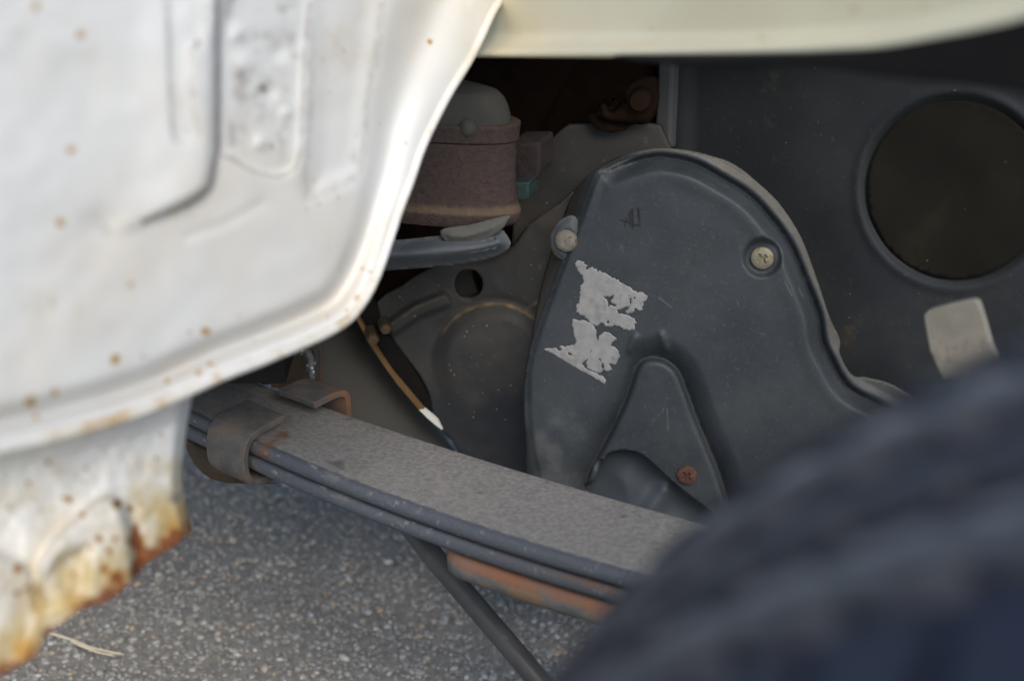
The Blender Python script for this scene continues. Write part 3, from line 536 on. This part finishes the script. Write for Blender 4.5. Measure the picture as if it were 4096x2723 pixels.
# --- splash guard on the right
PG = vplane(2700, 900, .80, 34)
gd = np.concatenate([dd((1546, 60), (1543, 200), (1540, 345), (1538, 700), (1700, 1200), (2500, 1200), (2560, 60))])
cc = np.array((2203, 437)) * K; ell = 216 * K
def guard_h(P):
    r = np.hypot(*(P - cc).T) / K; x = P[:, 0] / K
    return .0012 * np.exp(-((r - 228) / 12) ** 2) - .0045 * ss(r, 226, 204) + .004 * ss(x, 1610, 1560) + .003 * np.exp(-((P[:, 1] / K - 700) / 60) ** 2) * ss(x, 1900, 1700) + .003 * (vnoise(P, 320, 97) - .5)
guard = sheet('splash_guard', gd, PG, M_liner, veh, guard_h, 14, thick=.003, label='dusty black splash guard with a large round recess')
th = np.linspace(0, 2 * math.pi, 60, endpoint=False)
sheet('access_disc', np.stack([cc[0] + 206 * K * np.cos(th), cc[1] + 206 * K * np.sin(th)], 1), PG.off(-.0026), M_disc, guard, lambda P: .0012 * vnoise(P, 120, 98), 16, thick=.002, label='brown dirt-covered disc set in the round recess')
rb = dd((1519, 60), (1514, 200), (1505, 346), (1543, 346), (1548, 200), (1552, 60))
MB().prism(PG.off(.010).hit(rb), -PG.n * .016).build('rib', M_liner, guard, smooth_shade=False, bevel=.0015, attrs={'dust': np.ones(12)})
tab = smooth(dd((2130, 740), (2134, 722), (2146, 712), (2228, 692), (2248, 694), (2257, 708), (2282, 795), (2290, 840), (2170, 870)), 2)
PTb = vplane(3830, 1330, .60, 30, 8)
MB().prism(PTb.hit(tab), -PTb.n * .005).build('metal_tab', M_alloy, veh, smooth_shade=False, bevel=.001, label='grey aluminium tab with clipped corners above the tyre')

# --- leaf spring
F0 = np.array([0, .569, 0]); WID = .055
def zline(P, w_):
    pl_ = Plane(F0 + B * w_, -B); H = pl_.hit(P); return (H - F0) @ A, H[:, 2]
bk = np.concatenate([q3((1075, 150), (1310, 240), (1580, 310), (1750, 380), (2100, 500), (2359, 580)), q4((300, 680), (550, 750), (880, 820))])
fr = np.concatenate([q3((1180, 480), (1350, 560), (1600, 660), (2000, 800), (2200, 880)), q4((0, 930), (250, 1010), (550, 1085))])
sb, zb_ = zline(bk, WID); sf_, zf_ = zline(fr, 0)
cf = np.polyfit(np.concatenate([sb, sf_]), np.concatenate([zb_, zf_]), 2)
zt = lambda s: np.polyval(cf, np.clip(s, -.33, .2))
cfF, cfB = np.polyfit(sf_, zf_, 2), np.polyfit(sb, zb_, 2)
def twist(V):
    out = []
    for v in V:
        s_ = min(max((v - F0) @ A, -.2), .07); w_ = min(max((v - F0) @ B / WID, 0), 1); z0 = np.polyval(cf, s_)
        out.append(v + Z * ((np.polyval(cfF, s_) - z0) * (1 - w_) + (np.polyval(cfB, s_) - z0) * w_))
    return out
spring = empty('leaf_spring', F0 + Z * zt(0), veh, label='dusty steel leaf spring of stacked leaves held by a bent clip')
def leaf(name, s0, s1, top, t, m, n=80, w0=0, w1=WID, taper=0, attrs=True, **k):
    s = np.linspace(s0, s1, n); path = [F0 + A * x + Z * (zt(x) - top) for x in s]; dz = np.gradient(zt(s), s)
    N = [(Z - A * d) / math.hypot(1, d) for d in dz]
    r = t * .5; prof = []
    for c_, a0 in (((w1 - r * .9, -t * .5), 90), ((w0 + r * .9, -t * .5), 270)):
        pass
    arcF = [(-r + r * math.sin(a) * 1.0, w0 + r * .75 - r * .75 * math.cos(a)) for a in np.linspace(math.pi / 2, -math.pi / 2, 9)]
    arcB = [(-r + r * math.sin(a) * 1.0, w1 - r * .75 + r * .75 * math.cos(a)) for a in np.linspace(-math.pi / 2, math.pi / 2, 9)]
    top_in = [(0.0003 * math.sin(math.pi * f), w1 - r * .75 - f * (w1 - w0 - 1.5 * r)) for f in (.1, .3, .5, .7, .9)]
    prof = arcF + arcB + top_in
    V = []; at_e = []; at_r = []
    mb = MB(); mb.sweep(path, N, [B] * n, prof); mm = len(prof)
    if taper:
        for i in range(n):
            f = 1 - ss(s[i] - s0, 0, taper); mid = F0 + A * s[i]
            for j in range(mm):
                v = mb.V[i * mm + j]; wv = (v - mid) @ B; wc = (w0 + w1) / 2; mb.V[i * mm + j] = v + B * ((wc - wv) * .35 * f)
    ed = np.tile([1.0] * 9 + [.3] * 9 + [0] * 5, n) * 1.0; ed[:0] = 0
    sv = np.repeat(s, mm); nz = rng.random(n * mm)
    k_ = dict(attrs={'edge': ed * .95, 'rust': k.pop('rustf')(sv, np.tile(np.arange(mm), n)) if 'rustf' in k else 0 * sv})
    mb.V = twist(mb.V)
    return mb.build(name, m, spring, auto=60, **k_, **k)
SC = -.1505
topr = lambda s, j: .75 * np.exp(-((s - SC - .012) / .010) ** 2) * ((j < 9) | (j > 20)) + .5 * np.exp(-((s - SC - .016) / .012) ** 2) * (j == 18)
leaf('spring_leaf', -.36, .30, 0, .0072, M_spring, 90, rustf=lambda s, j: np.maximum(topr(s, j), np.where((j > 5) & (j < 10), .62, 0) + np.where(j == 5, .3, 0)), label='broad dusty top leaf of the spring')
leaf('spring_leaf', -.34, .29, .0088, .0072, M_spring, 90, rustf=lambda s, j: (.38 + .25 * ss(s, -.06, .06)) * (j < 4) + .6 * ((j > 6) & (j < 10)), label='second leaf tucked under the top leaf')
s3 = float(zline(q3((2000, 985)), 0)[0][0])
leaf('spring_leaf', s3, .27, .0180, .0128, M_leafrust, 60, taper=.008, rustf=lambda s, j: np.select([j < 4, j < 6, j < 8], [.95, .25, .55], .1) * (.62 + .34 * vnoise(np.stack([s, j * .004], 1), .008, 5)), label='short thick third leaf streaked with orange rust')
# clip: a bent U of flat steel, both ends folded over the top
zc = float(zt(SC)); T_ = .0036; LEAN = lambda w_: -.0045 + .0085 * min(max(w_ / .06, 0), 1)
def strip(pathwz, s_in, s_out, name):
    P = np.array(pathwz, float); P = np.array([q for q in smooth(P, 5, False)])
    d = np.gradient(P, axis=0); d /= np.linalg.norm(d, axis=1)[:, None]; nrm = np.stack([-d[:, 1], d[:, 0]], 1); n = len(P); V = []
    for i in range(n):
        for sx, off in ((s_in, 0), (s_out, 0), (s_out, T_), (s_in, T_)):
            q = P[i] + nrm[i] * off; V.append(F0 + A * (SC + sx + LEAN(q[0])) + B * q[0] + Z * (zc + q[1] + np.polyval(np.polyder(cf), SC) * sx))
    F = [[i * 4 + j, i * 4 + (j + 1) % 4, (i + 1) * 4 + (j + 1) % 4, (i + 1) * 4 + j] for i in range(n - 1) for j in range(4)] + [[3, 2, 1, 0], [4 * n - 4, 4 * n - 3, 4 * n - 2, 4 * n - 1]]
    fr_ = np.repeat(np.linspace(0, 1, n), 4); ru = np.tile([.1, .7, .75, .1], n) * .65 + .3 * np.exp(-((fr_ - .2) / .12) ** 2)
    V = twist(V)
    return obj(name, V, F, M_clip, spring, attrs={'rust': ru}, auto=45, bevel=.0005, label='bent steel spring clip with rusty edges')
strip([(.0605, -.020), (.045, -.0205), (.02, -.0205), (.004, -.0200), (-.0022, -.0165), (-.0038, -.011), (-.0036, -.005), (-.0015, .0005), (.004, .0030), (.011, .0040), (.018, .0045)][::-1] if False else [(.0205, .0056), (.015, .0050), (.010, .0043), (.004, .0032), (-.0018, .0005), (-.0040, -.005), (-.0042, -.011), (-.0028, -.0155), (.002, -.0190), (.02, -.0200), (.045, -.0200), (.056, -.0192), (.0600, -.0155), (.0602, -.006), (.0600, .0022), (.0585, .0056), (.054, .0068), (.048, .0066), (.0395, .0058)][::-1], -.0105, .0125, 'spring_clip')
# brown bracket under the spring's end
sp = smooth(zz(700, 1300, 2.24, (20, 985), (90, 988), (250, 1015), (370, 1090), (700, 1370), (900, 1412), (700, 1420), (520, 1414), (400, 1400), (280, 1350), (180, 1250), (110, 1130), (80, 1050)), 3)
PSb = vplane(1000, 1850, .80, 20, 30)
sheet('spring_bracket', sp, PSb, M_brownrust, veh, lambda P: .008 * ss(sdf(P, sp), 0, 40), 8, thick=.004, label='brown rusted bracket under the end of the leaf spring')

# --- rods, tubes and straps in the gap
m = MB(); e1 = (q3((1850, 905)) + q3((1960, 900))) / 2; p0 = at(*q3((1800, 740))[0], .79); p1 = at(*q3((2010, 1010))[0], .77); p2 = at(*q3((2480, 1560))[0], .755); p3 = at(*(q3((2480, 1560))[0] + (300, 340)), .745)
m.tube([p0, p1, p2, p3], .0055, 24).build('rod', M_rod, veh, label='dusty black rod slanting down behind the leaf spring')
m = MB(); ax0, ax1 = at(*dd((592, 609))[0], .872), at(*dd((945, 1109))[0], .872)
m.tube([ax0 + (ax1 - ax0) * t for t in np.linspace(0, 1, 12)], .030, 48).build('exhaust_tube', M_tube, veh, label='smooth dusty grey tube slanting behind the leaf spring')
gpz = lambda *p: zz(1300, 1000, 1.742, *p)
Pz = vplane(1600, 1450, .825, 14)
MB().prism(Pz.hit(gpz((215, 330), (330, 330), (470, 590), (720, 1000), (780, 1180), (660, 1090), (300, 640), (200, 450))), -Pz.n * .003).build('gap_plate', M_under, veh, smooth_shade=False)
Pz2 = Pz.off(.004)
MB().prism(Pz2.hit(gpz((195, 440), (225, 450), (330, 640), (470, 850), (565, 960), (688, 1106), (655, 1112), (500, 930), (400, 790), (300, 640))), -Pz.n * .002).build('gap_strip', M_orange, veh, smooth_shade=False)
MB().prism(Pz2.hit(gpz((655, 1112), (688, 1106), (745, 1152), (782, 1185), (815, 1252), (770, 1218), (715, 1172))), -Pz.n * .002).build('gap_strip', M_white, veh, smooth_shade=False, label='pale sliver painted as daylight showing through the gap')  # pale piece added to imitate daylight at the end of the gap
Pz3 = Pz.off(.014)
for (x, y, r, h) in ((262, 625, 46, .012), (362, 550, 42, .010)):
    c = Pz3.hit(gpz((x, y)))[0]; rr = r / 1.742 * .8 / FPX
    MB().lathe(c - Pz.n * h, Pz.n + A * .6, [(0, rr), (h, rr), (h + .001, rr * .85), (h + .0012, 0)], 6).build('nut', M_brownrust, veh, smooth_shade=False)
pz = lambda *p: zz(700, 1300, 2.24, *p)
def pathat(P, d): return np.array([at(u, v, d) for u, v in P])
MB().tube(pathat(smooth(pz((960, 330), (1020, 258), (1090, 232), (1150, 232), (1200, 262), (1216, 330), (1220, 420), (1226, 540)), 5, False), .80), 48 / 2.24 * .8 / FPX, 16).build('shackle_pin', M_grease, veh, label='greasy bent black pin behind the spring')
MB().tube(pathat(smooth(pz((1100, 170), (1180, 158), (1262, 160), (1298, 200), (1305, 300), (1300, 540)), 5, False), .805), 14 / 2.24 * .8 / FPX, 10).build('shackle_strap', M_brownrust, veh)
MB().tube(pathat(pz((806, 180), (810, 290), (818, 530)), .79), 46 / 2.24 * .8 / FPX, 20).build('hose', M_grease, veh, label='short black hose beside the spring')
MB().prism(pathat(pz((560, 200), (760, 180), (740, 520), (560, 470)), .80), -PM.n * .02).build('shackle_block', M_black, veh, smooth_shade=False)
MB().prism(pathat(pz((860, 200), (1110, 150), (1110, 560), (860, 560)), .83), -PM.n * .006).build('shackle_plate', M_brownrust, veh, smooth_shade=False)

# --- wheel
PW = R(26); aw = np.array([math.cos(PW), -math.sin(PW), 0]); bw = np.array([math.sin(PW), math.cos(PW), 0])
RT, WT, KT = .234, .128, .967; wc = aw * .1014 + bw * .1359 + Z * (RT - .006)
wheel = empty('wheel', wc, veh)
prof = [(.020, .122), (.012, .150), (.004, .158), (-.004, .175), (-.009, .195), (-.008, .212), (-.003, .224), (.003, .230), (.009, .2345), (.018, .237), (WT * .5, .2385), (WT - .018, .237), (WT - .009, .2345), (WT - .003, .230), (WT + .003, .224), (WT + .008, .212), (WT + .009, .195), (WT + .004, .175), (WT - .004, .158), (WT - .012, .150), (WT - .02, .122)]
pf = []
for (a_, b_), (c_, d_) in zip(prof, prof[1:]):
    for t in (0, .25, .5, .75): pf.append((a_ + (c_ - a_) * t, b_ + (d_ - b_) * t + (.0012 if (c_ < .0 and int((b_ + (d_ - b_) * t) * 400) % 4 == 0) else 0)))
pf = [(h, r * KT) for h, r in prof]
MB().lathe(wc, bw, pf, 160).build('tyre', M_tyre, wheel, label='worn black tyre at the lower right')
rimp = [(.016, .119), (.024, .117), (.034, .11), (.042, .10), (.045, .06), (.04, .0)]
MB().lathe(wc, bw, rimp, 64).build('rim', M_black, wheel, attrs=None)
NB = 80; shared = {}
def block_mesh(w0, w1, skew, dphi, shoulder):
    V = []; hgt = .0055
    for lvl in (0, 1):
        for (wf, pf_) in ((0, -1), (1, -1), (1, 1), (0, 1)):
            sh = (.0012 if lvl else 0); ww = w0 + (w1 - w0) * wf + (sh if wf == 0 else -sh)
            rr = .236 * KT + (hgt if lvl else -.003)
            if shoulder == -1 and wf == 0: rr -= .0075
            if shoulder == 1 and wf == 1: rr -= .0075
            ph_ = pf_ * (dphi - (.004 if lvl else 0)) + skew * (wf - .5)
            V.append((ww, rr * math.cos(ph_), rr * math.sin(ph_)))
    F = [(3, 2, 1, 0), (4, 5, 6, 7), (0, 1, 5, 4), (1, 2, 6, 5), (2, 3, 7, 6), (3, 0, 4, 7)]
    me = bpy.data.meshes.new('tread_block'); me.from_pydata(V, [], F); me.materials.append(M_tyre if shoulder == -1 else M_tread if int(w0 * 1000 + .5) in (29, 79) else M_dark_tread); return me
rows = [(-.006, .021, .03, .031, -1), (.0290, .0460, -.12, .034, 0), (.0560, .0690, .10, .033, 0), (.0790, .0950, -.12, .034, 0), (.104, .134, -.02, .031, 1)]
up = Z; fw = -aw
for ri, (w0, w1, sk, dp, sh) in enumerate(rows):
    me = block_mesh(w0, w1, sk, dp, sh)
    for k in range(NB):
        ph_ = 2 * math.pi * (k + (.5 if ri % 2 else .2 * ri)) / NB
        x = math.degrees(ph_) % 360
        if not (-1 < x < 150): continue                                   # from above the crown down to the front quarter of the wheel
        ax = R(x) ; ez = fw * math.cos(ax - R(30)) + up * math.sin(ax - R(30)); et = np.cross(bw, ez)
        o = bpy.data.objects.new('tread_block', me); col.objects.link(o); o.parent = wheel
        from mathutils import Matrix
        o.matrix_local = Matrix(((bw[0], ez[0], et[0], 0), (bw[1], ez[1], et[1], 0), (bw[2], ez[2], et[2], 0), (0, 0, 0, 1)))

# --- underside of the body above, and an added shading box behind the fender (mostly out of frame)
MB().prism([(-.42, .62, .22), (-.10, .62, .22), (-.10, .95, .22), (-.42, .95, .22)], Z * .15).build('shade_box', M_under, veh, smooth_shade=False)  # unseen box added behind the fender to darken the spring's left end
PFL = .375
MB().add([(-.25, .66, PFL), (.55, .66, PFL), (.55, 1.3, PFL), (-.25, 1.3, PFL), (-.25, .66, PFL + .03), (.55, .66, PFL + .03), (.55, 1.3, PFL + .03), (-.25, 1.3, PFL + .03)], [(3, 2, 1, 0), (4, 5, 6, 7), (0, 1, 5, 4), (1, 2, 6, 5), (2, 3, 7, 6), (3, 0, 4, 7)]).build('body_floor', M_under, veh, smooth_shade=False)
